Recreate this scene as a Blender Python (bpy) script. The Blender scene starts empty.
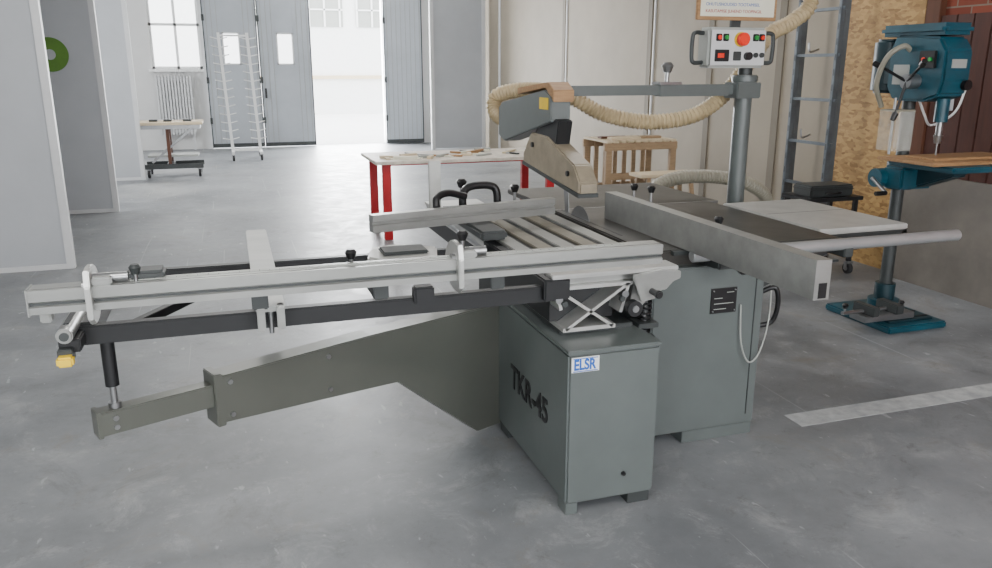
import bpy,math,bmesh,random
from mathutils import Vector,Matrix
random.seed(4)
S=bpy.context.scene; COL=S.collection
# ---------- camera
f=800.;p=math.atan(216/f);yw=math.atan(271/(f/math.cos(p)))
cam=bpy.data.objects.new("camera",bpy.data.cameras.new("camera"));COL.objects.link(cam);S.camera=cam
cam.location=(0,0,1.6);cam.rotation_euler=(math.pi/2-p,0,-yw);cam.data.sensor_width=36;cam.data.lens=f/992*36;cam.data.clip_start=.05
# ---------- materials
def lin(c): return tuple(((x/255)/12.92 if x/255<=.04045 else (((x/255)+.055)/1.055)**2.4) for x in c)+(1,)
class N:
    def __init__(s,name):
        s.m=bpy.data.materials.new(name);s.m.use_nodes=True;s.t=s.m.node_tree;s.b=s.t.nodes["Principled BSDF"]
    def n(s,ty,**k):
        x=s.t.nodes.new(ty)
        for a,v in k.items():
            if a.startswith("_"): setattr(x,a[1:],v)
            else: x.inputs[a.replace("_"," ")].default_value=v
        return x
    def l(s,a,b): s.t.links.new(a,b)
def mat(name,c,rough=.5,metal=0,var=.12,scale=6,bump=0,c2=None,stretch=(1,1,1),emit=0,spec=None):
    k=N(name);b=k.b;c=lin(c)
    tc=k.n("ShaderNodeTexCoord");mp=k.n("ShaderNodeMapping",Scale=stretch);k.l(tc.outputs["Object"],mp.inputs[0])
    no=k.n("ShaderNodeTexNoise",Scale=scale,Detail=6.,Roughness=.6);k.l(mp.outputs[0],no.inputs["Vector"])
    r=k.n("ShaderNodeValToRGB");r.color_ramp.elements[0].position=.3;r.color_ramp.elements[1].position=.7
    r.color_ramp.elements[0].color=tuple(x*(1-var) for x in c[:3])+(1,) if c2 is None else lin(c2)
    r.color_ramp.elements[1].color=tuple(min(1,x*(1+var)) for x in c[:3])+(1,) if c2 is None else c
    k.l(no.outputs[0],r.inputs[0]);k.l(r.outputs[0],b.inputs["Base Color"])
    b.inputs["Roughness"].default_value=rough;b.inputs["Metallic"].default_value=metal
    if spec is not None: b.inputs["Specular IOR Level"].default_value=spec
    if bump:
        bu=k.n("ShaderNodeBump",Strength=bump,Distance=.01);k.l(no.outputs[0],bu.inputs["Height"]);k.l(bu.outputs[0],b.inputs["Normal"])
    if emit: b.inputs["Emission Color"].default_value=c;b.inputs["Emission Strength"].default_value=emit
    return k.m
M={}
M['mach']=mat("machine_grey_paint",(84,90,89),.36,0,.08,5)
M['machD']=mat("dark_grey_paint",(48,52,52),.5,0,.2,8)
M['arm']=mat("swing_arm_grey_paint",(88,90,84),.3,.25,.08,3)
M['alu']=mat("anodised_aluminium",(154,155,152),.33,.65,.12,14,stretch=(.3,1,1))
M['aluB']=mat("bright_aluminium",(190,190,187),.3,.7,.08,14)
M['steel']=mat("steel",(150,151,152),.28,.85,.1,10)
M['chrome']=mat("steel_guide_tube",(168,170,171),.32,.6,.06,10)
M['cast']=mat("ground_cast_iron",(84,82,78),.36,.6,.22,7,c2=(60,58,56))
M['ext']=mat("extension_table_grey",(174,174,170),.4,.2,.1,9)
M['black']=mat("black_plastic",(18,18,20),.4,0,.1,10)
M['blackm']=mat("black_paint_steel",(23,24,26),.45,.1,.15,12)
M['rubber']=mat("rubber",(38,38,40),.8,0,.1,10)
M['yellow']=mat("yellow_plastic",(226,190,30),.5)
M['red']=mat("red_paint",(166,18,28),.45)
M['redb']=mat("red_button",(225,50,28),.35)
M['green']=mat("green_print",(80,122,34),.6)
M['greenb']=mat("green_button",(30,140,60),.4)
M['white']=mat("white_paint",(222,223,222),.5,0,.03)
M['whitem']=mat("white_metal",(194,195,196),.45,0,.04)
M['blue']=mat("blue_print",(20,84,170),.5)
M['beigeg']=mat("guard_beige_grey",(132,122,104),.5,0,.2,10)
M['strip']=mat("carriage_strip_grey",(118,113,100),.4,.4,.2,12)
M['tan']=mat("hose_cream",(172,154,120),.5,0,.16,12)
M['wood']=mat("pine_wood",(164,128,88),.6,0,.15,9,stretch=(1,8,8),c2=(134,100,66))
M['woodg']=mat("weathered_bench_wood",(148,124,96),.65,0,.15,9,stretch=(1,8,8))
M['woodw']=mat("pale_wood",(194,178,150),.6,0,.1,9,stretch=(1,8,8))
M['woodd']=mat("dark_wood_frame",(84,48,30),.6,0,.2,5,stretch=(6,6,.6))
M['doorb']=mat("brown_boards",(66,34,26),.6,0,.25,5,stretch=(6,6,.6))
M['board']=mat("grey_board",(100,95,89),.6,0,.2,4)
M['part']=mat("partition_grey",(166,169,173),.6,0,.05,2)
M['tanw']=mat("tan_grey_panel",(136,127,112),.7,0,.1,1.5)
M['joint']=mat("panel_joint_strip",(104,96,82),.7,0,.05)
M['wallw']=mat("wall_white",(202,202,201),.8,0,.03,2)
M['door']=mat("door_grey",(160,165,171),.5,0,.06,2)
M['teal']=mat("teal_machine_paint",(16,68,82),.42,0,.3,6)
M['tealD']=mat("dark_teal_paint",(14,44,52),.45,0,.2,6)
M['ladder']=mat("ladder_steel_blue",(92,100,107),.45,.3,.2,9)
M['paper']=mat("paper",(216,214,196),.7,0,.04)
M['cabin']=mat("control_box_grey",(150,153,148),.45,0,.05)
M['hose2']=mat("pale_grey_hose",(128,124,110),.5,0,.12)
M['tape']=mat("floor_tape",(180,183,182),.6,0,.14,14,c2=(140,143,145))
M['ceil']=mat("ceiling_white",(196,195,192),.9,0,.02)
M['cut']=mat("table_top_white",(192,184,172),.5,0,.25,12)
M['added_lamp']=mat("added_lamp_diffuser",(255,252,245),.5,0,0,1,emit=2)  # glowing cover of the added, unseen ceiling fixtures
M['ground']=mat("outside_pale_ground",(226,227,228),.9,0,.04,1)
def glass():
    k=N("clear_plastic");k.b.inputs["Base Color"].default_value=(.7,.7,.64,1);k.b.inputs["Roughness"].default_value=.15;k.b.inputs["Alpha"].default_value=.16
    return k.m
M['clear']=glass()
def osb():
    k=N("osb_board_strands");tc=k.n("ShaderNodeTexCoord");mp=k.n("ShaderNodeMapping",Scale=(1,14,30),Rotation=(.5,0,0));k.l(tc.outputs["Object"],mp.inputs[0])
    v=k.n("ShaderNodeTexVoronoi",Scale=1.5);k.l(mp.outputs[0],v.inputs["Vector"])
    w=k.n("ShaderNodeTexNoise",Scale=3.,Detail=4.);k.l(tc.outputs["Object"],w.inputs["Vector"])
    mx=k.n("ShaderNodeMath",_operation='MULTIPLY_ADD');k.l(w.outputs[0],mx.inputs[0]);mx.inputs[1].default_value=.5;k.l(v.outputs["Color"],mx.inputs[2])
    r=k.n("ShaderNodeValToRGB");e=r.color_ramp.elements;e[0].position=.3;e[0].color=lin((122,90,50));e[1].position=1.;e[1].color=lin((172,138,86))
    k.l(mx.outputs[0],r.inputs[0]);k.l(r.outputs[0],k.b.inputs["Base Color"]);k.b.inputs["Roughness"].default_value=.65;return k.m
M['osb']=osb()
def brick():
    k=N("red_brick_wall");tc=k.n("ShaderNodeTexCoord");sp=k.n("ShaderNodeSeparateXYZ");cb=k.n("ShaderNodeCombineXYZ")
    k.l(tc.outputs["Object"],sp.inputs[0]);k.l(sp.outputs[1],cb.inputs[0]);k.l(sp.outputs[2],cb.inputs[1])
    b=k.n("ShaderNodeTexBrick",Scale=1.,Mortar_Size=.006,Brick_Width=.25,Row_Height=.075,Color1=lin((104,46,32)),Color2=lin((130,64,46)),Mortar=lin((120,108,96)))
    k.l(cb.outputs[0],b.inputs["Vector"]);k.l(b.outputs[0],k.b.inputs["Base Color"]);k.b.inputs["Roughness"].default_value=.8
    bu=k.n("ShaderNodeBump",Strength=.5,Distance=.01,_invert=True);k.l(b.outputs["Fac"],bu.inputs["Height"]);k.l(bu.outputs[0],k.b.inputs["Normal"]);return k.m
M['brick']=brick()
def floorm():
    k=N("worn_grey_floor_paint");tc=k.n("ShaderNodeTexCoord")
    def noise(sc,de,ro,di=0,scale=None,rot=0):
        n=k.n("ShaderNodeTexNoise",Scale=float(sc),Detail=float(de),Roughness=ro,Distortion=float(di))
        if scale:
            mp=k.n("ShaderNodeMapping",Scale=scale,Rotation=(0,0,rot));k.l(tc.outputs["Object"],mp.inputs[0]);k.l(mp.outputs[0],n.inputs["Vector"])
        else: k.l(tc.outputs["Object"],n.inputs["Vector"])
        return n.outputs[0]
    def ramp(src,a,b,va,vb):
        r=k.n("ShaderNodeValToRGB");e=r.color_ramp.elements;e[0].position=a;e[0].color=(va,va,va,1);e[1].position=b;e[1].color=(vb,vb,vb,1);k.l(src,r.inputs[0]);return r.outputs[0]
    def mix(fac,base,col):
        m=k.n("ShaderNodeMix",_data_type='RGBA');k.l(fac,m.inputs[0]);k.l(base,m.inputs[6]);m.inputs[7].default_value=lin(col);return m.outputs[2]
    n1=noise(.8,8,.66)
    r=k.n("ShaderNodeValToRGB");e=r.color_ramp.elements;e[0].position=.36;e[0].color=lin((98,101,104));e[1].position=.64;e[1].color=lin((128,131,134));k.l(n1,r.inputs[0])
    n3=noise(3.2,15,.84,.5)
    c=mix(ramp(n3,.52,.66,0,.6),r.outputs[0],(156,158,158))
    c=mix(ramp(noise(2.1,13,.82,.8),.34,.46,.5,0),c,(84,84,83))
    c=mix(ramp(noise(6,12,.84,.3),.34,.44,.55,0),c,(76,76,75))
    c=mix(ramp(noise(1.6,12,.8,1.0),.55,.66,0,.45),c,(112,105,94))
    c=mix(ramp(noise(7,3,.5,.3,(3,1.1,1),.5),.68,.72,0,.4),c,(176,179,180))
    c=mix(ramp(noise(26,4,.6,.4),.68,.74,0,.4),c,(166,168,168))
    c=mix(ramp(noise(2.2,2,.4,.35,(14,.22,1),.06),.72,.735,0,.35),c,(164,167,168))
    k.l(c,k.b.inputs["Base Color"])
    rr=k.n("ShaderNodeMapRange");rr.inputs[1].default_value=.3;rr.inputs[2].default_value=.7;rr.inputs[3].default_value=.3;rr.inputs[4].default_value=.6;k.l(n3,rr.inputs[0]);k.l(rr.outputs[0],k.b.inputs["Roughness"])
    bu=k.n("ShaderNodeBump",Strength=.1,Distance=.01);k.l(n3,bu.inputs["Height"]);k.l(bu.outputs[0],k.b.inputs["Normal"]);return k.m
M['floor']=floorm()
# ---------- geometry helpers
def G(name,loc=(0,0,0)):
    e=bpy.data.objects.new(name,None);e.empty_display_size=.1;COL.objects.link(e);return e
def fin(name,bm,m,par=None,smooth=False):
    bmesh.ops.recalc_face_normals(bm,faces=bm.faces)
    me=bpy.data.meshes.new(name);bm.to_mesh(me);bm.free()
    if isinstance(m,str): m=M[m]
    me.materials.append(m)
    if smooth:
        for q in me.polygons: q.use_smooth=True
        try: me.set_sharp_from_angle(angle=math.radians(40))
        except Exception: pass
    o=bpy.data.objects.new(name,me);COL.objects.link(o)
    if par: o.parent=par
    return o
def box(name,par,x0,x1,y0,y1,z0,z1,m,bev=.003,mtx=None):
    bm=bmesh.new();bmesh.ops.create_cube(bm,size=1)
    for v in bm.verts: v.co=Vector(((x0+x1)/2+v.co.x*(x1-x0),(y0+y1)/2+v.co.y*(y1-y0),(z0+z1)/2+v.co.z*(z1-z0)))
    if bev and min(abs(x1-x0),abs(y1-y0),abs(z1-z0))>2.2*bev: bmesh.ops.bevel(bm,geom=bm.edges[:],offset=bev,segments=2,affect='EDGES')
    if mtx is not None: bm.transform(mtx)
    return fin(name,bm,m,par)
def frame(a,b):
    a=Vector(a);b=Vector(b);d=(b-a);L=d.length;z=d/L;up=Vector((0,0,1)) if abs(z.z)<.95 else Vector((0,1,0))
    x=up.cross(z).normalized();y=z.cross(x)
    return Matrix(((x.x,y.x,z.x,a.x),(x.y,y.y,z.y,a.y),(x.z,y.z,z.z,a.z),(0,0,0,1))),L
def cyl(name,par,a,b,r,m,r2=None,seg=20,bev=0):
    mt,L=frame(a,b);bm=bmesh.new();bmesh.ops.create_cone(bm,cap_ends=True,segments=seg,radius1=r,radius2=r if r2 is None else r2,depth=L)
    bmesh.ops.translate(bm,verts=bm.verts,vec=(0,0,L/2))
    if bev: bmesh.ops.bevel(bm,geom=[e for e in bm.edges if len([q for q in e.link_faces if len(q.verts)>4])==1],offset=bev,segments=3,affect='EDGES')
    bm.transform(mt);return fin(name,bm,m,par,True)
def bar(name,par,a,b,w,h,m,bev=.002):
    mt,L=frame(a,b);bm=bmesh.new();bmesh.ops.create_cube(bm,size=1)
    for v in bm.verts: v.co=Vector((v.co.x*w,v.co.y*h,(v.co.z+.5)*L))
    if bev: bmesh.ops.bevel(bm,geom=bm.edges[:],offset=bev,segments=2,affect='EDGES')
    bm.transform(mt);return fin(name,bm,m,par)
def prism(name,par,pts,axis,a0,a1,m,bev=0,mtx=None):
    """polygon pts (u,v) extruded along axis: 'x'->(a,u,v) 'y'->(u,a,v) 'z'->(u,v,a)"""
    bm=bmesh.new();mk={'x':lambda u,v,a:(a,u,v),'y':lambda u,v,a:(u,a,v),'z':lambda u,v,a:(u,v,a)}[axis]
    A=[bm.verts.new(mk(u,v,a0)) for u,v in pts];B=[bm.verts.new(mk(u,v,a1)) for u,v in pts];n=len(pts)
    bm.faces.new(A);bm.faces.new(B[::-1])
    for i in range(n): bm.faces.new((A[i],A[(i+1)%n],B[(i+1)%n],B[i]))
    bmesh.ops.recalc_face_normals(bm,faces=bm.faces)
    if bev: bmesh.ops.bevel(bm,geom=bm.edges[:],offset=bev,segments=2,affect='EDGES')
    if mtx is not None: bm.transform(mtx)
    return fin(name,bm,m,par)
def cat(P,n=12):
    P=[Vector(q) for q in P];P=[P[0]*2-P[1]]+P+[P[-1]*2-P[-2]];o=[]
    for i in range(1,len(P)-2):
        a,b,c,d=P[i-1:i+3]
        for j in range(n):
            t=j/n;o.append(.5*((2*b)+(c-a)*t+(2*a-5*b+4*c-d)*t*t+(3*b-a-3*c+d)*t**3))
    o.append(P[-2]);return o
def tube(name,par,P,r,m,rib=0,pitch=.03,seg=14,smoothpath=True):
    Q=cat(P) if smoothpath else [Vector(q) for q in P]
    if rib:
        step=pitch/4;out=[Q[0]];acc=0
        for a,b in zip(Q,Q[1:]):
            L=(b-a).length;d=step-acc
            while d<L: out.append(a.lerp(b,d/L));d+=step
            acc=L-(d-step)
        Q=out
    bm=bmesh.new();rings=[];nx=None
    for i,q in enumerate(Q):
        t=(Q[min(i+1,len(Q)-1)]-Q[max(i-1,0)]).normalized()
        if nx is None: nx=t.orthogonal().normalized()
        nx=(nx-t*nx.dot(t)).normalized();ny=t.cross(nx)
        rr=r+(rib*math.sin(i*math.pi/2) if rib else 0)
        rings.append([bm.verts.new(q+(nx*math.cos(k*2*math.pi/seg)+ny*math.sin(k*2*math.pi/seg))*rr) for k in range(seg)])
    for A,B in zip(rings,rings[1:]):
        for k in range(seg): bm.faces.new((A[k],A[(k+1)%seg],B[(k+1)%seg],B[k]))
    bm.faces.new(rings[0][::-1]);bm.faces.new(rings[-1])
    return fin(name,bm,m,par,True)
def knob(name,par,x,y,z,r=.022,stem=.04,m='black'):
    cyl(name+"_stem",par,(x,y,z),(x,y,z+stem),r*.35,'steel')
    cyl(name,par,(x,y,z+stem),(x,y,z+stem+r*1.1),r*.6,m,r2=r,seg=16);cyl(name+"_cap",par,(x,y,z+stem+r*1.1),(x,y,z+stem+r*1.6),r,m,r2=r*.6)
def text(name,par,s,size,X,Y,org,m,ext=.002,off=0.,sx=1.):
    cu=bpy.data.curves.new(name,"FONT");cu.body=s;cu.size=size;cu.extrude=ext;cu.offset=off
    t=bpy.data.objects.new(name,cu);COL.objects.link(t);bpy.context.view_layer.update()
    me=bpy.data.meshes.new_from_object(t.evaluated_get(bpy.context.evaluated_depsgraph_get()));bpy.data.objects.remove(t)
    X=Vector(X);Y=Vector(Y);Z=X.cross(Y);me.transform(Matrix(((X.x,Y.x,Z.x,org[0]),(X.y,Y.y,Z.y,org[1]),(X.z,Y.z,Z.z,org[2]),(0,0,0,1)))@Matrix.Diagonal((sx,1,1,1)))
    me.materials.clear();me.materials.append(M[m]);o=bpy.data.objects.new(name,me);COL.objects.link(o);o.parent=par;return o
def caster(name,par,x,y,r=.05,z=0):
    cyl(name+"_wheel",par,(x-.018,y,z+r),(x+.018,y,z+r),r,'rubber',bev=.005)
    cyl(name+"_hub",par,(x-.022,y,z+r),(x+.022,y,z+r),r*.4,'steel')
    box(name+"_fork",par,x-.03,x+.03,y-.02,y+.02,z+r*1.9,z+r*2.3,'steel',.002)
    box(name+"_fork_a",par,x-.03,x-.024,y-.015,y+.015,z+r*.8,z+r*2,'steel',0);box(name+"_fork_b",par,x+.024,x+.03,y-.015,y+.015,z+r*.8,z+r*2,'steel',0)
# ================= ROOM
XR=5.05;YB=17.6;ZC=3.6;XL=-4.5;YF=-4.
box("floor",None,XL-.2,XR+.2,YF-.2,YB+.2,-.2,0,'floor',0)
box("ceiling",None,XL-.2,XR+.2,YF-.2,YB+.2,ZC,ZC+.2,'ceil',0)
wl=G("wall_left")
for a,b in((YF,10.7),(12.3,13.4),(15.4,YB)): box("pier",wl,XL-.2,XL,a,b,0,ZC,'wallw',0)
for i,(a,b) in enumerate(((10.7,12.3),(13.4,15.4))):
    box("below",wl,XL-.2,XL,a,b,0,.9,'wallw',0);box("above",wl,XL-.2,XL,a,b,3.1,ZC,'wallw',0)
    w=G("window_%d"%(i+2))
    for y in(a,(a+b)/2-.03,b-.06): box("stile",w,XL-.12,XL-.06,y,y+.06,.9,3.1,'white',0)
    for z in(.9,2.2,3.04): box("rail",w,XL-.12,XL-.06,a,b,z,z+.06,'white',0)
wr=G("wall_right")
box("wall_brick",wr,XR,XR+.2,YF,4.95,0,ZC,'brick',0)
box("wall_panelled",wr,XR,XR+.2,4.95,YB,0,ZC,'tanw',0)
wb=G("wall_back")
def bw(n,x0,x1,z0,z1): box(n,wb,x0,x1,YB,YB+.2,z0,z1,'wallw',0)
bw("pier_a",XL,-1.36,0,ZC);bw("under_window",-1.36,-.42,0,1.58);bw("over_window",-1.36,-.42,3.1,ZC);bw("pier_b",-.42,-.36,0,ZC)
bw("lintel",-.36,3.22,3.2,ZC);bw("pier_c",3.22,XR,0,ZC)
wf=G("wall_front")
def fw(n,x0,x1,z0,z1): box(n,wf,x0,x1,YF-.2,YF,z0,z1,'wallw',0)
fw("below",XL,XR,0,1.0);fw("above",XL,XR,3.2,ZC)
for i,x in enumerate([XL,-1.4,1.7,4.6]): fw("pier_%d"%i,x,x+.45,1.0,3.2)
w1=G("window_1")
for x in(-1.36,-.9,-.47): box("stile",w1,x,x+.05,YB+.05,YB+.1,1.58,3.1,'white',0)
for z in(1.58,2.4,3.05): box("rail",w1,-1.36,-.42,YB+.05,YB+.1,z,z+.05,'white',0)
box("sill",w1,-1.42,-.40,YB-.12,YB-.005,1.53,1.58,'white',0)
def leaf(nm,x0,x1,y,win=True):
    d=G(nm);cx=(x0+x1)/2
    if win:
        wx0,wx1=cx-.17,cx+.17
        box("panel_l",d,x0,wx0,y,y+.06,.02,3.15,'door',.004);box("panel_r",d,wx1,x1,y,y+.06,.02,3.15,'door',.004)
        box("panel_low",d,wx0,wx1,y,y+.06,.02,1.66,'door',0);box("panel_top",d,wx0,wx1,y,y+.06,2.29,3.15,'door',0)
        for a,b,c,e in((wx0,wx0+.03,1.66,2.29),(wx1-.03,wx1,1.66,2.29),(wx0,wx1,1.66,1.69),(wx0,wx1,2.26,2.29)): box("bead",d,a,b,y-.01,y+.03,c,e,'whitem',0)
    else: box("panel",d,x0,x1,y,y+.06,.02,3.15,'door',.004)
    x=x0+.07
    while x<x1-.03:
        if not(win and wx0-.01<x<wx1+.01): box("rib",d,x,x+.012,y-.008,y,.08,3.1,'cabin',0)
        x+=.1
    box("kick",d,x0+.01,x1-.01,y-.012,y,.02,.1,'machD',0)
    box("edge",d,x0,x0+.02,y-.012,y,.02,3.15,'machD',0);box("edge",d,x1-.02,x1,y-.012,y,.02,3.15,'machD',0)
    for z in(.5,1.3,2.5): box("hinge",d,x0-.01,x0+.04,y-.02,y-.005,z,z+.12,'machD',0)
leaf("door_1",-.36,.67,YB-.08);leaf("door_2",.68,1.72,YB-.08);leaf("door_3",3.22,4.05,YB-.12,False)
box("handle",bpy.data.objects["door_2"],.74,.78,YB-.14,YB-.09,1.0,1.2,'black',.005)
box("ground_outside",None,-16,16,YB+.2,40,-.25,-.02,'ground',0)
ob=G("building_outside");box("facade",ob,-8,14,30,30.4,-.02,6,'white',0)
for i in range(5):
    x=.2+i*2.2;box("pane",ob,x,x+1.7,29.95,30,3.0,4.2,'cabin',0)
    for j in range(4): box("mullion",ob,x+j*.53-.03,x+j*.53+.03,29.9,29.95,3.0,4.2,'white',0)
    box("transom",ob,x,x+1.7,29.9,29.95,3.55,3.6,'white',0)
box("base_course",ob,-8,14,29.9,30,1.22,1.34,'woodw',0)
def partition(nm,y,x0,x1,z1=2.7):
    g=G(nm);box("panel",g,x0,x1-.05,y,y+.03,.03,z1,'part',0);box("post",g,x1-.06,x1,y-.02,y+.05,0,z1+.03,'whitem',.004)
    box("bottom_rail",g,x0,x1-.06,y-.01,y+.04,0,.04,'whitem',0);box("top_rail",g,x0,x1-.06,y-.01,y+.04,z1,z1+.03,'whitem',0)
partition("partition_panel",7.2,XL+.02,-1.31);partition("partition_panel.001",10.03,XL+.02,-1.29);partition("partition_panel.002",12.9,XL+.02,-1.25)
cyl("green_disc_sign",None,(-1.78,10.03,1.74),(-1.78,10.015,1.74),.18,'green',seg=48)
cyl("disc_hole",bpy.data.objects["green_disc_sign"],(-1.78,10.014,1.74),(-1.78,10.01,1.74),.055,'part',seg=32)
g=G("partition_panel.003");box("panel",g,3.9,4.9,15.9,15.93,.03,2.9,'part',0)
for x in(3.84,4.9): box("post",g,x,x+.07,15.87,15.95,0,2.95,'whitem',.004)
tr=G("trim_1")
for y in(15.2,12.03,9.28,7.9,6.7): box("joint_strip",tr,XR-.012,XR,y-.05,y+.05,0,ZC,'joint' if y<15 else 'whitem',0)
for y in(11.9,9.15): box("joint_edge",tr,XR-.02,XR,y,y+.02,0,ZC,'whitem',0)
g=G("osb_board");box("sheet",g,XR-.05,XR-.02,4.98,5.85,0,2.7,'osb',0)
g=G("door_frame");box("jamb",g,XR-.06,XR,4.84,4.97,0,2.3,'woodd',.004)
d=G("door_4")
for i in range(9): box("plank",d,XR-.04,XR-.005,4.70-i*.145,4.84-i*.145,0,1.97,'doorb',.004)
box("handle",d,XR-.09,XR-.04,4.62,4.66,1.3,1.45,'whitem',.004)
g=G("leaning_grey_board")
prism("board",g,[(XR-.17,.0),(XR-.14,.0),(XR-.055,.82),(XR-.085,.82)],'y',3.2,4.93,'board')
box("floor_marking_tape",None,2.40,4.9,2.79,2.92,0,.0015,'tape',0)
g=G("radiator")
ry=YB-.03
for i in range(12): box("fin",g,-1.32+i*.057,-1.32+i*.057+.04,ry-.16,ry-.06,.3,1.45,'whitem',.008)
box("header",g,-1.33,-.64,ry-.13,ry-.09,.34,.4,'whitem',.01);box("header",g,-1.33,-.64,ry-.13,ry-.09,1.35,1.41,'whitem',.01)
for x in(-1.25,-.72): box("bracket",g,x,x+.04,ry-.07,ry,.9,.96,'whitem',0);box("foot",g,x,x+.04,ry-.13,ry-.09,0,.34,'whitem',0)
for i,(x,y) in enumerate([(-1.2,.5),(2.6,-.5),(-.2,5.5),(2.8,6.),(-.2,10.5),(2.8,11)]):
    g=G("added_ceiling_lamp"+(".%03d"%i if i else ""))  # unseen strip fixtures, added to light the closed room from above
    box("housing",g,x-.8,x+.8,y-.16,y+.16,ZC-.08,ZC,'whitem',.01);box("diffuser",g,x-.77,x+.77,y-.13,y+.13,ZC-.1,ZC-.08,'added_lamp',0)
    L=bpy.data.lights.new("added_lamp_light","AREA");L.shape='RECTANGLE';L.size=1.5;L.size_y=.3;L.energy=78 if y<3 else 62;L.color=(1,.975,.94)
    o=bpy.data.objects.new("added_lamp_light",L);COL.objects.link(o);o.location=(x,y,ZC-.12);o.parent=g
def sky(nm,loc,rot,sx,sy,e,c=(.96,.98,1)):
    L=bpy.data.lights.new(nm,"AREA");L.shape='RECTANGLE';L.size=sx;L.size_y=sy;L.energy=e;L.color=c
    o=bpy.data.objects.new(nm,L);COL.objects.link(o);o.location=loc;o.rotation_euler=rot
sky("window_daylight",(.2,YF+.02,2.1),(math.pi/2,0,0),8.5,2.1,220)
sky("door_daylight",(2.47,YB+.3,1.6),(-math.pi/2,0,0),1.5,3.,760)
for y in(11.5,14.4): sky("side_window_daylight",(XL+.02,y,2.),(0,-math.pi/2,0),2.1,1.6,130)
L=bpy.data.lights.new("sun","SUN");L.energy=5.;L.angle=math.radians(4);L.color=(1,.93,.8)
o=bpy.data.objects.new("sun",L);COL.objects.link(o);el=math.radians(37);o.rotation_euler=Vector((math.cos(el),.05,-math.sin(el))).to_track_quat('-Z','Y').to_euler()
# ================= BACKGROUND OBJECTS
g=G("workshop_cart")
cx,cy=-.85,13.3
box("top",g,cx-.46,cx+.46,cy-.32,cy+.32,.78,.82,'woodw',.006)
box("top_frame",g,cx-.42,cx+.42,cy-.28,cy+.28,.72,.78,'steel',.004)
for q in(-1,1):
    bar("column",g,(cx-.05,cy+q*.2,.2),(cx-.05,cy+q*.2,.74),.05,.05,'woodd')
    bar("brace",g,(cx-.3,cy+q*.2,.22),(cx+.3,cy+q*.2,.72),.03,.03,'steel')
    box("base_rail",g,cx-.42,cx+.42,cy+q*.24-.03,cy+q*.24+.03,.13,.2,'machD',.004)
    for r in(-1,1): caster("caster",g,cx+r*.36,cy+q*.24,.06)
box("cross_rail",g,cx-.1,cx+.0,cy-.24,cy+.24,.14,.2,'steel',.004);box("shelf",g,cx-.36,cx+.36,cy-.2,cy+.2,.30,.33,'cabin',.003)
for q in(-.3,-.1,.18): box("item",g,cx+q,cx+q+.12,cy-.1,cy+.05,.82,.85,'machD',.004)
g=G("drying_rack");y=15.4
for i,x in enumerate((.02,.5)):
    bar("upright",g,(x,y,.16),(x-.09,y,2.2),.05,.05,'white')
    for k in range(13):
        z=.35+k*.145;xx=x-.09*(z/2.2)
        cyl("peg",g,(xx,y,z),(xx-.14,y-.08,z+.03),.009,'white',seg=8);cyl("peg",g,(xx,y,z),(xx+.14,y+.08,z+.03),.009,'white',seg=8)
    bar("foot",g,(x,y-.4,.14),(x,y+.4,.14),.05,.04,'white')
    for q in(-.36,.36): caster("caster",g,x,y+q,.05)
bar("base_tie",g,(.02,y,.16),(.5,y,.16),.04,.04,'white');bar("top_tie",g,(-.07,y,2.15),(.41,y,2.15),.03,.03,'white')
g=G("red_leg_table")
box("top",g,1.26,3.15,7.45,8.35,.725,.755,'cut',.004)
for x in(1.37,3.03):
    for yy in(7.52,8.26): box("leg",g,x-.04,x+.04,yy-.03,yy+.03,0,.725,'red',.004)
box("side_rail",g,1.34,1.40,7.56,8.26,.1,.15,'red',0);box("apron",g,1.36,3.0,8.28,8.31,.68,.725,'red',0);box("apron",g,1.36,3.0,7.50,7.52,.71,.725,'red',0)
for i in range(30):
    x=1.35+random.random()*1.6;yy=7.57+random.random()*.65;a=random.random()*3;l=.05+random.random()*.12
    box("offcut",g,-l,l,-.02,.02,.756,.762+random.random()*.02,random.choice(['wood','cabin','woodw','paper','machD','paper','cabin']),0,Matrix.Translation((x,yy,0))@Matrix.Rotation(a,4,'Z'))
g=G("slatted_wood_bench")
for i in range(10): box("slat",g,3.72+i*.085,3.72+i*.085+.055,7.65,8.25,.84,.865,'woodw',.003)
for yy in(7.66,8.2): box("rail",g,3.7,4.56,yy,yy+.04,.76,.84,'woodg',.003)
for x in(3.72,4.48):
    for yy in(7.66,8.2): box("leg",g,x,x+.07,yy,yy+.05,0,.76,'woodg',.003)
for i in range(6): box("back_slat",g,3.82+i*.115,3.87+i*.115,8.16,8.19,.3,.84,'woodg',.003)
box("stretcher",g,3.74,4.54,7.68,7.71,.45,.52,'woodg',.003);box("stretcher",g,3.74,4.54,8.2,8.23,.28,.35,'woodg',.003)
for i,(a,b2,c2,m) in enumerate(((3.8,4.15,.03,'woodw'),(3.95,4.45,.025,'woodg'),(3.78,4.1,.02,'woodd'))): box("stacked_plank",g,a,b2,7.72+i*.1,7.82+i*.1,.865,.865+c2,m,.003)
g=G("plank_stool")
box("seat",g,3.62,4.25,6.7,6.95,.6,.63,'woodw',.004)
for x in(3.69,4.14):
    for q,yy in((-1,6.72),(1,6.92)): bar("leg",g,(x+.02,yy,.6),(x+.02+(-.06 if x<4 else .06),yy+q*.05,.0),.035,.035,'woodg')
g=G("steel_ladder_rack")
for y in(5.56,6.06):
    box("upright",g,4.70,4.74,y-.035,y,0,3.3,'ladder',.003);box("upright_flange",g,4.74,4.79,y-.035,y-.025,0,3.3,'ladder',0)
    for k in range(26): box("slot",g,4.698,4.70,y-.022,y-.014,.1+k*.12,.15+k*.12,'machD',0)
for k in range(9): z=.25+k*.36;box("rung",g,4.71,4.74,5.5,6.06,z,z+.025,'ladder',.003)
box("base_plate",g,4.62,4.86,5.42,6.12,0,.02,'ladder',.003)
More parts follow.
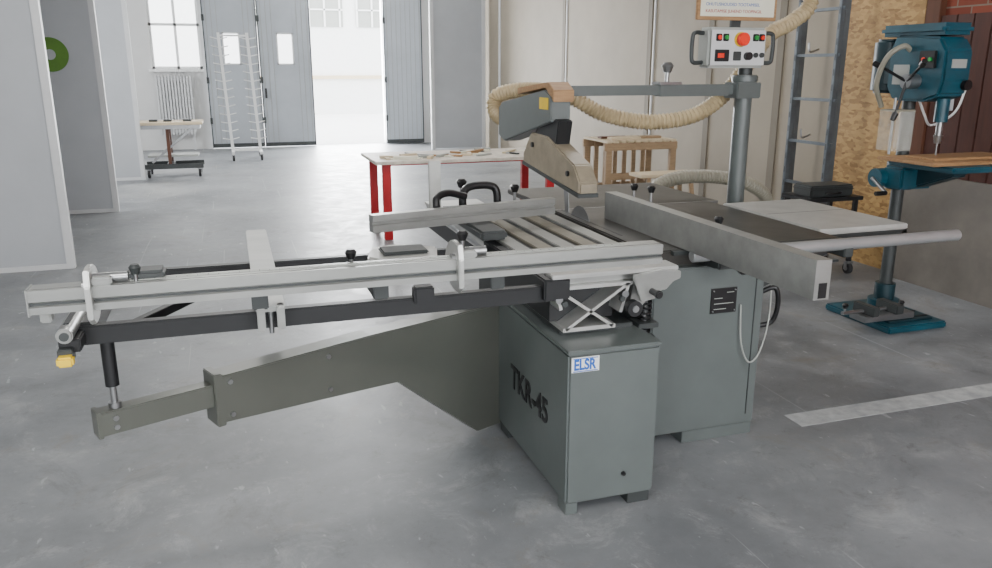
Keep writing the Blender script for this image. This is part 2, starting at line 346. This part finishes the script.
for z in(1.05,1.75): tube("hanging_hook",g,[(4.7,5.75,z),(4.62,5.75,z-.02),(4.6,5.75,z+.05)],.008,'steel',seg=8)
g=G("wheeled_tool_stand")
for x in(4.2,4.62):
    for y in(5.05,5.33): box("leg",g,x,x+.03,y,y+.03,.1,.62,'blackm',0);caster("caster",g,x+.015,y+.015,.045)
box("shelf",g,4.18,4.68,5.03,5.38,.60,.63,'blackm',.003);box("lower_shelf",g,4.18,4.68,5.03,5.38,.2,.22,'blackm',.003)
box("tool_case",g,4.22,4.62,5.08,5.3,.63,.72,'machD',.012);box("case_lid_line",g,4.218,4.622,5.078,5.3,.685,.69,'black',0);tube("case_handle",g,[(4.36,5.08,.66),(4.37,5.05,.66),(4.47,5.05,.66),(4.48,5.08,.66)],.008,'black')
# ================= DRILL PRESS
g=G("pillar_drill")
cx,cy=4.13,4.15
box("base",g,3.78,4.24,3.72,4.3,0,.045,'teal',.01);box("base_pad",g,3.84,4.18,3.78,4.0,.045,.06,'tealD',.004)
for yy in(3.83,3.93): box("slot",g,3.84,4.18,yy-.008,yy+.008,.06,.063,'black',0)
cyl("flange",g,(cx,cy,.045),(cx,cy,.09),.1,'teal');cyl("collar",g,(cx,cy,.09),(cx,cy,.2),.065,'tealD')
cyl("column",g,(cx,cy,.1),(cx,cy,1.84),.04,'machD')
cyl("table_clamp",g,(cx,cy,.84),(cx,cy,1.01),.085,'tealD');
prism("table_arm",g,[(3.7,.97),(3.7,1.01),(4.15,1.01),(4.15,.84),(4.0,.86)],'x',4.08,4.2,'tealD',.01)
box("gearbox",g,3.96,4.22,3.96,4.12,.86,1.0,'teal',.015)
box("table",g,3.92,4.45,3.55,4.05,1.01,1.045,'teal',.01);box("wood_top",g,3.84,4.7,3.62,4.06,1.047,1.067,'wood',.004)
box("wood_top_b",g,3.95,4.5,3.72,3.95,1.067,1.08,'wood',.003)
cyl("gear_hub",g,(cx-.22,cy-.02,.92),(cx-.08,cy-.02,.92),.06,'teal');cyl("crank",g,(cx-.24,cy-.02,.92),(cx-.24,cy-.15,.84),.012,'steel');cyl("crank_grip",g,(cx-.24,cy-.15,.84),(cx-.32,cy-.15,.84),.014,'black')
prism("head",g,[(3.84,1.44),(3.82,1.52),(3.82,1.70),(3.88,1.78),(4.22,1.80),(4.26,1.72),(4.26,1.48),(4.2,1.40),(3.95,1.40)],'x',4.03,4.24,'teal',.015)
box("belt_cover",g,4.02,4.26,3.84,4.36,1.79,1.86,'teal',.025)
cyl("motor",g,(4.14,4.38,1.44),(4.14,4.38,1.78),.09,'tealD',bev=.02);box("motor_mount",g,4.06,4.22,4.24,4.32,1.5,1.72,'tealD',.005)
cyl("quill",g,(4.14,3.9,1.28),(4.14,3.9,1.42),.04,'teal');cyl("spindle",g,(4.14,3.9,1.2),(4.14,3.9,1.28),.02,'steel');cyl("chuck",g,(4.14,3.9,1.15),(4.14,3.9,1.2),.018,'steel',r2=.028);cyl("drill_bit",g,(4.14,3.9,1.08),(4.14,3.9,1.15),.005,'steel')
cyl("feed_hub",g,(3.95,4.02,1.52),(4.04,4.02,1.52),.045,'steel')
for k in range(3):
    a=.5+k*2.094;e=(3.9,4.02+.19*math.cos(a),1.52+.19*math.sin(a));cyl("feed_spoke",g,(3.96,4.02,1.52),e,.009,'blackm');cyl("feed_grip",g,e,(3.88,4.02+.23*math.cos(a),1.52+.23*math.sin(a)),.02,'black',r2=.016)
box("switch_plate",g,4.01,4.03,3.88,4.0,1.6,1.7,'black',.004);box("speed_plate",g,4.02,4.03,4.08,4.2,1.5,1.62,'cabin',0)
for k in range(2): cyl("switch",g,(4.0,3.91+k*.05,1.65),(4.01,3.91+k*.05,1.65),.012,'redb' if k else 'greenb')
box("front_label",g,4.08,4.19,3.815,3.82,1.60,1.65,'cabin',0);cyl("depth_dial",g,(4.2,3.82,1.5),(4.2,3.79,1.5),.03,'black')
tube("flex_conduit",g,[(4.05,4.1,1.70),(3.98,4.1,1.73),(3.9,4.14,1.66),(3.9,4.2,1.50),(3.98,4.22,1.36)],.016,'hose2')
gx0,gx1,gy0,gy1=3.90,4.04,4.0,4.14
for a in((gx0,gx0+.004,gy0,gy1),(gx1-.004,gx1,gy0,gy1),(gx0,gx1,gy0,gy0+.004)): box("chip_guard",g,*a,1.1,1.34,'clear',0)
box("guard_top",g,gx0,gx1,gy0,gy1,1.34,1.35,'hose2',0);cyl("guard_rod",g,(gx0+.07,gy0+.1,1.07),(gx0+.07,gy0+.1,1.42),.008,'steel')
tube("cable",g,[(4.3,4.3,1.5),(4.42,4.3,1.3),(4.6,4.4,1.22),(4.9,4.5,1.3),(4.98,4.5,1.5)],.008,'white')
v=G("drill_vice")
zz=.062
box("body",v,3.66,4.05,3.8,3.94,zz,zz+.04,'steel',.005);box("jaw",v,3.7,3.75,3.78,3.96,zz+.04,zz+.1,'machD',.005);box("jaw_moving",v,3.88,3.94,3.78,3.96,zz+.04,zz+.1,'machD',.005);cyl("screw",v,(3.54,3.87,.12),(3.9,3.87,.12),.012,'steel');knob("handle",v,3.56,3.87,.12,.02,.03);knob("stop",v,4.0,3.87,.1,.02,.03)
# ================= PANEL SAW
s=G("sliding_panel_saw")
X0,X1=1.06,1.42
box("front_cabinet",s,X0,X1,2.42,3.25,.045,.63,'mach',.008)
box("front_cabinet_lid",s,X0-.006,X1+.006,2.415,3.25,.63,.645,'mach',.004)
box("foot",s,X0+.003,X0+.05,2.425,2.50,0,.05,'mach',.002);box("foot",s,X1-.1,X1-.01,2.43,2.52,0,.05,'machD',.002);box("foot",s,X0+.01,X1-.01,3.1,3.2,0,.05,'machD',0)
box("label_plate",s,1.07,1.175,2.4165,2.42,.565,.62,'white',0)
text("label_text",s,"ELSR",.054,(1,0,0),(0,0,1),(1.077,2.416,.575),'blue',.001,.0018,.76)
for i in range(2): box("label_stripe",s,1.075,1.17,2.4155,2.4165,.567+i*.047,.570+i*.047,'blue',0)
text("side_lettering",s,"TKR-45",.14,(0,-1,0),(0,0,1),(X0-.001,3.03,.285),'black',.002,.003,.96)
cyl("door_lock",s,(1.29,2.42,.14),(1.29,2.41,.14),.008,'black')
ang=math.atan2(.62,1.49)
mt=Matrix.Translation((-.44,2.62,0))@Matrix.Rotation(ang,4,'Z')   # local x along arm
box("inner_telescopic_arm",s,-.04,.75,-.03,.03,.475,.555,'arm',.004,mt)
prism("outer_swing_arm",s,[(.34,.415),(.34,.585),(.95,.60),(1.2,.60),(1.70,.60),(1.70,.03),(1.48,.03),(1.07,.375)],'y',-.045,.045,'arm',.004,mt)
box("arm_end_collar",s,.325,.355,-.05,.05,.405,.595,'arm',.003,mt)
for x,z in((.38,.56),(.38,.44),(.76,.56),(.76,.43),(.01,.53),(.01,.50)):
    oy=.046 if x>.1 else .031
    cyl("bolt",s,(mt@Vector((x,-oy,z))),(mt@Vector((x,-oy-.008,z))),.009,'steel',seg=8)
cyl("arm_pivot_post",s,(1.13,3.31,0),(1.13,3.31,.64),.05,'machD')
box("arm_end_foot",s,-.045,-.03,-.032,.032,.47,.56,'arm',.002,mt)
cyl("support_stem",s,(-.42,2.625,.55),(-.42,2.625,.66),.011,'steel');cyl("support_post",s,(-.42,2.625,.63),(-.42,2.625,.80),.021,'blackm');cyl("support_collar",s,(-.42,2.625,.556),(-.42,2.625,.575),.02,'steel')
box("outrigger_front_bar",s,-.49,1.08,2.59,2.63,.78,.84,'blackm',.004)
box("outrigger_rear_bar",s,-.45,1.12,3.24,3.28,.80,.85,'blackm',.004)
box("outrigger_end_bar",s,-.49,-.44,2.6,3.28,.79,.85,'blackm',.004)
bar("outrigger_brace",s,(-.4,2.6,.80),(.0,3.25,.81),.03,.03,'blackm')
box("outrigger_bracket",s,1.02,1.12,2.56,3.3,.79,.87,'blackm',.006)
box("outrigger_clamp_block",s,.55,.62,2.57,2.62,.82,.88,'blackm',.006)
box("cross_slat",s,.03,.12,2.52,3.82,.855,.875,'alu',.004)
for x in(.045,.105): box("slat_lip",s,x-.012,x+.012,2.5,2.55,.80,.875,'alu',.003)
cyl("slat_screw",s,(.075,2.54,.78),(.075,2.54,.86),.008,'steel')
cyl("end_roller",s,(-.505,2.47,.85),(-.505,2.76,.85),.023,'alu',bev=.004);cyl("roller_cap",s,(-.505,2.465,.85),(-.505,2.47,.85),.013,'machD');box("roller_slot",s,-.512,-.498,2.52,2.70,.872,.876,'machD',0)
box("roller_bracket",s,-.53,-.47,2.5,2.66,.79,.83,'blackm',.004);box("roller_tab",s,-.53,-.49,2.47,2.52,.77,.81,'machD',.003);box("yellow_cap",s,-.53,-.485,2.44,2.475,.765,.795,'yellow',.006)
prof=[(2.46,.925),(2.46,.945),(2.467,.949),(2.467,.957),(2.46,.961),(2.46,.995),(2.472,.995),(2.472,.988),(2.482,.988),(2.482,.995),(2.535,.995),(2.535,.925)]
prism("crosscut_fence",s,prof,'x',-.58,1.43,'alu')
box("fence_end_plate",s,-.585,-.58,2.458,2.537,.92,.998,'alu',0);box("fence_end_stub",s,-.56,-.53,2.47,2.52,.895,.925,'alu',.004)
box("fence_shadow_groove",s,-.579,1.429,2.4655,2.468,.9495,.9565,'machD',0)
prism("fence_telescopic_insert",s,[(2.545,.93),(2.545,.975),(2.585,.975),(2.585,.93)],'x',-.45,.85,'alu')
box("measuring_scale",s,-.4,1.3,2.50,2.515,.995,.997,'cabin',0)
for i in range(57): box("scale_tick",s,-.4+i*.03,-.398+i*.03,2.50,2.508 if i%5 else 2.515,.997,.9975,'black',0)
box("fence_rear_black_rail",s,-.3,1.0,2.6,2.63,.93,.955,'blackm',.003)
for i,x in enumerate((.02,.4,.8)): box("fence_support",s,x,x+.05,2.5,2.65,.87,.93,'machD',.004)
def disc(nm,x,y,z,ry_,rz):
    pts=[(y+ry_*math.cos(a),z+rz*math.sin(a)) for a in [math.radians(t) for t in range(-90,91,12)]]+[(y-ry_*.5,z+rz*.95),(y-ry_*.62,z+rz*.4),(y-ry_*.62,z-rz*.7),(y-ry_*.3,z-rz)]
    prism(nm,s,pts,'x',x,x+.016,'aluB',.003)
for i,x in enumerate((-.43,.67)):
    disc("flip_stop_plate",x,2.50,.965,.115,.085);cyl("flip_stop_boss",s,(x-.012,2.49,.99),(x,2.49,.99),.02,'steel')
    box("flip_stop_block",s,x+.014,x+.07,2.46,2.53,.995,1.02,'alu',.005);cyl("flip_stop_pin",s,(x+.014,2.5,1.01),(x+.11,2.5,1.01),.016,'steel')
knob("stop_knob",s,-.30,2.5,.995,.018,.02,'machD');knob("stop_knob",s,.7,2.5,1.02,.02,.03);knob("fence_knob",s,.34,2.56,.96,.02,.04)
box("slide_block",s,-.32,-.22,2.5,2.58,.995,1.02,'machD',.008)
prism("carriage_shoe",s,[(.46,3.0),(.5,2.93),(.72,2.93),(.76,3.1),(.62,3.2),(.5,3.16)],'z',.855,.90,'ext',.008);box("shoe_pad",s,.52,.7,2.98,3.1,.90,.915,'machD',.006);box("shoe_bracket",s,.6,.66,3.1,3.3,.845,.87,'machD',.003)
mt2=Matrix.Translation((.54,3.32,0))@Matrix.Rotation(math.atan2(.2,.92),4,'Z')
prism("mitre_fence",s,[(0,.925),(0,.955),(.008,.96),(.008,.967),(0,.972),(0,1.0),(.045,1.0),(.045,.925)],'x',0,.93,'alu',0,mt2)
box("mitre_fence_arm",s,.98,1.1,3.2,3.9,.885,.925,'machD',.01)
tube("push_handle",s,[(1.02,3.62,.93),(1.02,3.62,1.02),(1.06,3.64,1.055),(1.16,3.66,1.055),(1.2,3.66,1.02),(1.2,3.66,.9)],.019,'black')
tube("clamp_handle",s,[(.86,3.5,.99),(.87,3.52,1.03),(.93,3.55,1.045),(1.02,3.58,1.02)],.017,'black')
knob("carriage_knob",s,1.12,4.0,.9,.028,.1);knob("carriage_knob",s,1.42,4.02,.9,.025,.06)
box("stop_upright",s,.95,1.01,4.0,4.03,.88,1.14,'ext',.004);box("stop_upright_foot",s,.92,1.12,3.98,4.06,.86,.885,'machD',.004)
box("carriage_body",s,1.05,1.56,2.6,4.12,.835,.868,'alu',.004)
for i in range(5):
    x=1.065+i*.1;box("carriage_strip",s,x,x+.07,2.62,4.1,.868,.882,'strip' if i%2 else 'alu',.003)
for i in range(4):
    x=1.135+i*.1;box("carriage_slot",s,x,x+.03,2.62,4.1,.8681,.870,'blackm',0)
box("carriage_top_plate_front",s,1.05,1.56,2.56,2.66,.868,.884,'aluB',.003)
def web(nm,a,b,t,m='aluB'):
    (x0,z0),(x1,z1)=a,b;d=Vector((x1-x0,z1-z0)).normalized();n=Vector((-d.y,d.x))*t/2
    prism(nm,s,[(x0+n.x,z0+n.y),(x1+n.x,z1+n.y),(x1-n.x,z1-n.y),(x0-n.x,z0-n.y)],'y',2.57,4.6,m)
pts={'a':(1.07,.83),'b':(1.36,.83),'c':(1.11,.67),'d':(1.30,.67)}
for q in('ad','bc'): web("guide_web",pts[q[0]],pts[q[1]],.011)
web("guide_web",(1.1,.67),(1.31,.67),.015);web("guide_web",(1.06,.83),(1.38,.83),.013);web("guide_web",(1.07,.83),(1.09,.75),.012);web("guide_web",(1.36,.83),(1.33,.72),.012)
box("guide_core",s,1.08,1.34,2.66,4.6,.68,.82,'blackm',0)
for x,z in((1.08,.79),(1.345,.79)): cyl("guide_rod",s,(x,2.565,z),(x,4.6,z),.014,'steel')
for x in(1.10,1.33): cyl("end_bolt",s,(x,2.555,.775),(x,2.57,.775),.012,'machD',seg=6)
prism("bearing_housing",s,[(1.40,.86),(1.56,.86),(1.53,.80),(1.46,.76),(1.43,.72),(1.38,.72)],'y',2.60,4.1,'alu')
box("carriage_side_rail",s,1.4,1.58,2.66,4.0,.8,.85,'machD',.004)
prism("end_bracket_plate",s,[(1.36,.865),(1.48,.878),(1.56,.868),(1.56,.84),(1.53,.83),(1.50,.80),(1.48,.80),(1.46,.77),(1.40,.76)],'y',2.54,2.56,'alu',.003)
cyl("carriage_lock",s,(1.44,2.5,.80),(1.44,2.62,.80),.012,'black');cyl("lock_ball",s,(1.44,2.48,.80),(1.44,2.5,.80),.016,'black',bev=.006)
cyl("wiper_roller",s,(1.37,2.53,.74),(1.37,2.56,.74),.03,'blackm');cyl("wiper_roller_hub",s,(1.37,2.525,.74),(1.37,2.53,.74),.013,'steel')
box("guide_saddle",s,1.1,1.4,2.6,3.2,.645,.665,'machD',.003)
tube("spring",s,[(1.46+.022*math.cos(a*.9),2.62+.022*math.sin(a*.9),.60+a*.0028) for a in range(0,50)],.005,'black',seg=8,smoothpath=False)
cyl("spring_bolt",s,(1.46,2.62,.57),(1.46,2.62,.78),.009,'steel');box("spring_bracket",s,1.415,1.5,2.58,2.68,.64,.66,'machD',.002);box("spring_bracket",s,1.42,1.5,2.6,2.85,.58,.6,'machD',.002)
box("body_cabinet",s,1.6,2.14,2.81,4.1,.055,.80,'mach',.006);box("body_plinth",s,1.78,2.135,2.812,4.08,0,.056,'mach',.002)
box("rear_body",s,1.3,1.62,3.3,4.3,.03,.8,'machD',.006)
box("body_seam",s,2.095,2.099,2.806,2.81,.1,.78,'machD',0)
box("name_plate",s,1.875,2.0,2.805,2.81,.59,.70,'black',0)
for i,(w0,w1) in enumerate(((1.89,1.95),(1.89,1.985),(1.89,1.93),(1.95,1.985))): box("plate_line",s,w0,w1,2.8038,2.805,.607+i*.024,.610+i*.024,'cabin',0)
for x in(1.885,1.99):
    for z in(.6,.69): cyl("rivet",s,(x,2.805,z),(x,2.80,z),.003,'steel',seg=8)
box("main_table",s,1.60,2.56,2.86,3.92,.80,.868,'cast',.006)
box("saw_slot",s,1.64,1.65,3.2,3.9,.868,.869,'black',0)
box("rear_outfeed_table",s,1.62,2.62,3.94,4.72,.84,.868,'cast',.004);box("outfeed_edge",s,1.62,2.62,3.925,3.94,.82,.868,'steel',0)
for x in(1.8,2.4): bar("outfeed_strut",s,(x,4.05,.45),(x,4.6,.84),.03,.03,'machD')
box("extension_table",s,2.58,3.10,3.02,3.82,.842,.870,'ext',.005);box("extension_apron",s,2.58,3.10,3.02,3.05,.80,.842,'machD',.004);box("extension_apron_side",s,3.07,3.10,3.02,3.82,.80,.842,'ext',.004)
box("extension_groove",s,2.6,3.09,3.45,3.455,.870,.8705,'machD',0)
for y in(3.15,3.7): bar("extension_strut",s,(2.14,y,.5),(2.9,y,.80),.03,.03,'machD')
cyl("fence_guide_bar",s,(1.75,2.78,.857),(3.15,2.78,.857),.026,'chrome',bev=.004)
for x in(1.85,2.5): box("bar_bracket",s,x,x+.05,2.76,2.87,.80,.85,'machD',.004)
box("bar_scale",s,1.7,2.56,2.835,2.86,.85,.868,'machD',0)
rp=[(1.75,.872),(1.75,1.005),(1.81,1.005),(1.81,.995),(1.762,.995),(1.762,.935),(1.81,.935),(1.81,.925),(1.762,.925),(1.762,.872)]
prism("rip_fence",s,rp,'y',2.05,3.6,'alu',0);box("rip_fence_back",s,1.762,1.80,2.06,3.59,.885,.99,'alu',0)
box("rip_fence_end",s,1.765,1.80,2.045,2.05,.875,.93,'black',.002);box("rip_fence_end_plate",s,1.75,1.81,2.047,2.05,.872,1.005,'alu',0)
box("rip_fence_head",s,1.80,1.98,2.74,3.0,.875,.93,'alu',.008);box("rip_fence_clamp",s,1.83,1.95,2.7,2.84,.81,.9,'machD',.008);knob("rip_knob",s,1.88,2.8,.93,.02,.05);knob("rip_knob",s,1.84,3.3,.99,.02,.05);knob("rip_knob",s,1.83,3.45,.99,.02,.04)
cyl("rip_lever",s,(1.86,2.72,.86),(1.86,2.6,.84),.009,'steel');cyl("rip_lever_ball",s,(1.86,2.6,.84),(1.86,2.57,.835),.018,'black',bev=.005)
cyl("saw_blade",s,(1.643,3.66,.80),(1.647,3.66,.80),.13,'steel',seg=60)
prism("riving_knife",s,[(3.80,.8),(3.84,.8),(3.88,1.0),(3.85,1.05),(3.82,1.0)],'x',1.643,1.647,'steel')
tube("power_cable",s,[(2.14,2.83,.66),(2.19,2.8,.68),(2.21,2.8,.6),(2.2,2.82,.52),(2.14,2.84,.5)],.011,'black')
tube("thin_cable",s,[(2.02,2.8,.62),(2.03,2.79,.45),(2.07,2.78,.36),(2.13,2.79,.4),(2.17,2.8,.55),(2.18,2.82,.78)],.0035,'cabin')
o=s
px,py=2.87,4.12
cyl("post",o,(px,py,0),(px,py,1.52),.05,'mach',bev=.004);cyl("post_foot",o,(px,py,0),(px,py,.02),.14,'machD');cyl("post_cap",o,(px,py,1.52),(px,py,1.56),.075,'mach',bev=.006)
bar("boom",o,(px,py,1.48),(1.70,py,1.48),.055,.055,'mach',.004);box("boom_sleeve",o,2.3,2.75,py-.035,py+.035,1.445,1.51,'mach',.004)
box("boom_clamp",o,px-.09,px+.07,py-.07,py+.07,1.43,1.52,'mach',.006)
knob("boom_knob",o,2.36,py,1.515,.035,.06,'steel');box("boom_clamp_plate",o,2.29,2.43,py-.05,py+.05,1.51,1.525,'steel',.003)
prism("guard_duct",o,[(3.92,1.33),(3.92,1.46),(4.02,1.49),(4.72,1.40),(4.78,1.37),(4.78,1.20),(4.68,1.17)],'x',1.58,1.69,'mach',.006)
prism("duct_top_plate",o,[(3.90,1.43),(3.90,1.49),(3.98,1.53),(4.45,1.49),(4.45,1.455),(4.02,1.50)],'x',1.585,1.70,'wood',.003)
box("yellow_label",o,1.577,1.58,3.96,4.08,1.39,1.45,'yellow',0)
prism("guard_hood",o,[(3.56,1.0),(3.56,1.06),(3.64,1.14),(4.0,1.25),(4.24,1.255),(4.36,1.13),(4.36,1.075)],'x',1.59,1.69,'beigeg',.008)
prism("guard_hood_edge",o,[(3.56,.985),(3.56,1.005),(4.36,1.085),(4.36,1.065)],'x',1.585,1.695,'machD',.002)
prism("guard_neck",o,[(3.9,1.19),(3.86,1.34),(4.08,1.36),(4.22,1.24)],'x',1.60,1.68,'blackm',.006)
for a,b in((3.7,1.09),(4.2,1.19)): cyl("hood_bolt",o,(1.59,a,b),(1.58,a,b),.014,'black')
h=G("dust_extraction_hose")
tube("upper_hose",h,[(1.64,4.77,1.28),(1.60,4.90,1.33),(1.62,4.93,1.43),(1.76,4.75,1.47),(1.92,4.5,1.44),(2.10,4.40,1.34),(2.35,4.34,1.29),(2.6,4.30,1.31),(2.76,4.28,1.38),(2.9,4.28,1.50),(3.02,4.28,1.66),(3.14,4.28,1.80),(3.30,4.28,1.88),(3.42,4.28,2.05),(3.44,4.28,2.8)],.044,'tan',rib=.005,pitch=.026)
cyl("ceiling_pipe",h,(3.44,4.28,2.8),(3.44,4.28,ZC),.05,'cabin')
h2=G("floor_extraction_hose")
tube("lower_hose",h2,[(2.5,4.5,.1),(2.6,4.75,.5),(2.72,4.85,.78),(2.9,4.88,.86),(3.2,4.9,.86),(3.5,4.9,.80),(3.75,5.0,.66),(4.0,5.4,.4),(4.3,6.3,.1)],.045,'hose2',rib=.004,pitch=.026)
c=G("saw_control_panel")
yc=py-.02;bx=px-.115
box("box",c,bx-.19,bx+.19,yc-.06,yc+.06,1.60,1.82,'cabin',.015);box("face_plate",c,bx-.175,bx+.175,yc-.063,yc-.06,1.615,1.805,'whitem',0);cyl("mount",c,(px,py,1.561),(px,py,1.60),.04,'machD')
for sx in(-1,1):
    x=bx+sx*.19;tube("side_handle",c,[(x,yc,1.79),(x+sx*.06,yc-.01,1.79),(x+sx*.075,yc-.01,1.76),(x+sx*.075,yc-.01,1.66),(x+sx*.06,yc-.01,1.63),(x,yc,1.63)],.012,'machD')
cyl("stop_button_base",c,(bx+.01,yc-.063,1.755),(bx+.01,yc-.075,1.755),.04,'yellow');cyl("stop_button",c,(bx+.01,yc-.075,1.755),(bx+.01,yc-.11,1.755),.036,'redb',bev=.006)
for x,m in((bx-.13,'redb'),(bx-.085,'greenb'),(bx+.11,'greenb'),(bx+.15,'redb')): box("button_bezel",c,x-.018,x+.018,yc-.07,yc-.06,1.745,1.785,'black',.003);cyl("button",c,(x,yc-.07,1.765),(x,yc-.078,1.765),.012,m)
box("display_bezel",c,bx-.15,bx-.06,yc-.072,yc-.06,1.635,1.70,'black',.003);box("display",c,bx-.135,bx-.095,yc-.074,yc-.072,1.655,1.68,'redb',0)
cyl("rotary_switch",c,(bx+.06,yc-.063,1.665),(bx+.06,yc-.09,1.665),.022,'black');box("button_strip",c,bx-.03,bx+.02,yc-.07,yc-.06,1.64,1.69,'machD',.003)
for x in(bx+.115,bx+.155): cyl("button",c,(x,yc-.063,1.67),(x,yc-.075,1.67),.014,'machD')
b=G("notice_board")
bx+=.02
box("backing",b,bx-.26,bx+.26,yc+.0,yc+.02,1.86,2.25,'wood',.003);box("sheet",b,bx-.24,bx+.24,yc-.004,yc,1.88,2.22,'paper',0);box("bracket",b,bx-.02,bx+.04,yc+.02,yc+.04,1.822,1.87,'machD',0)
T=["KASUTAMISE JUHEND TOOPINGIL","OHUTUSNOUDED TOOTAMISEL","KANNA KAITSEPRILLE JA KINDAID"]
for i in range(8): text("notice_line",b,T[i%3],.024,(1,0,0),(0,0,1),(bx-.21,yc-.005,1.9+i*.036),'blue' if i%3 else 'red',.0005)
w=bpy.data.worlds.new("world");S.world=w;w.use_nodes=True;bg=w.node_tree.nodes["Background"];bg.inputs[0].default_value=(.95,.97,1,1);bg.inputs[1].default_value=9
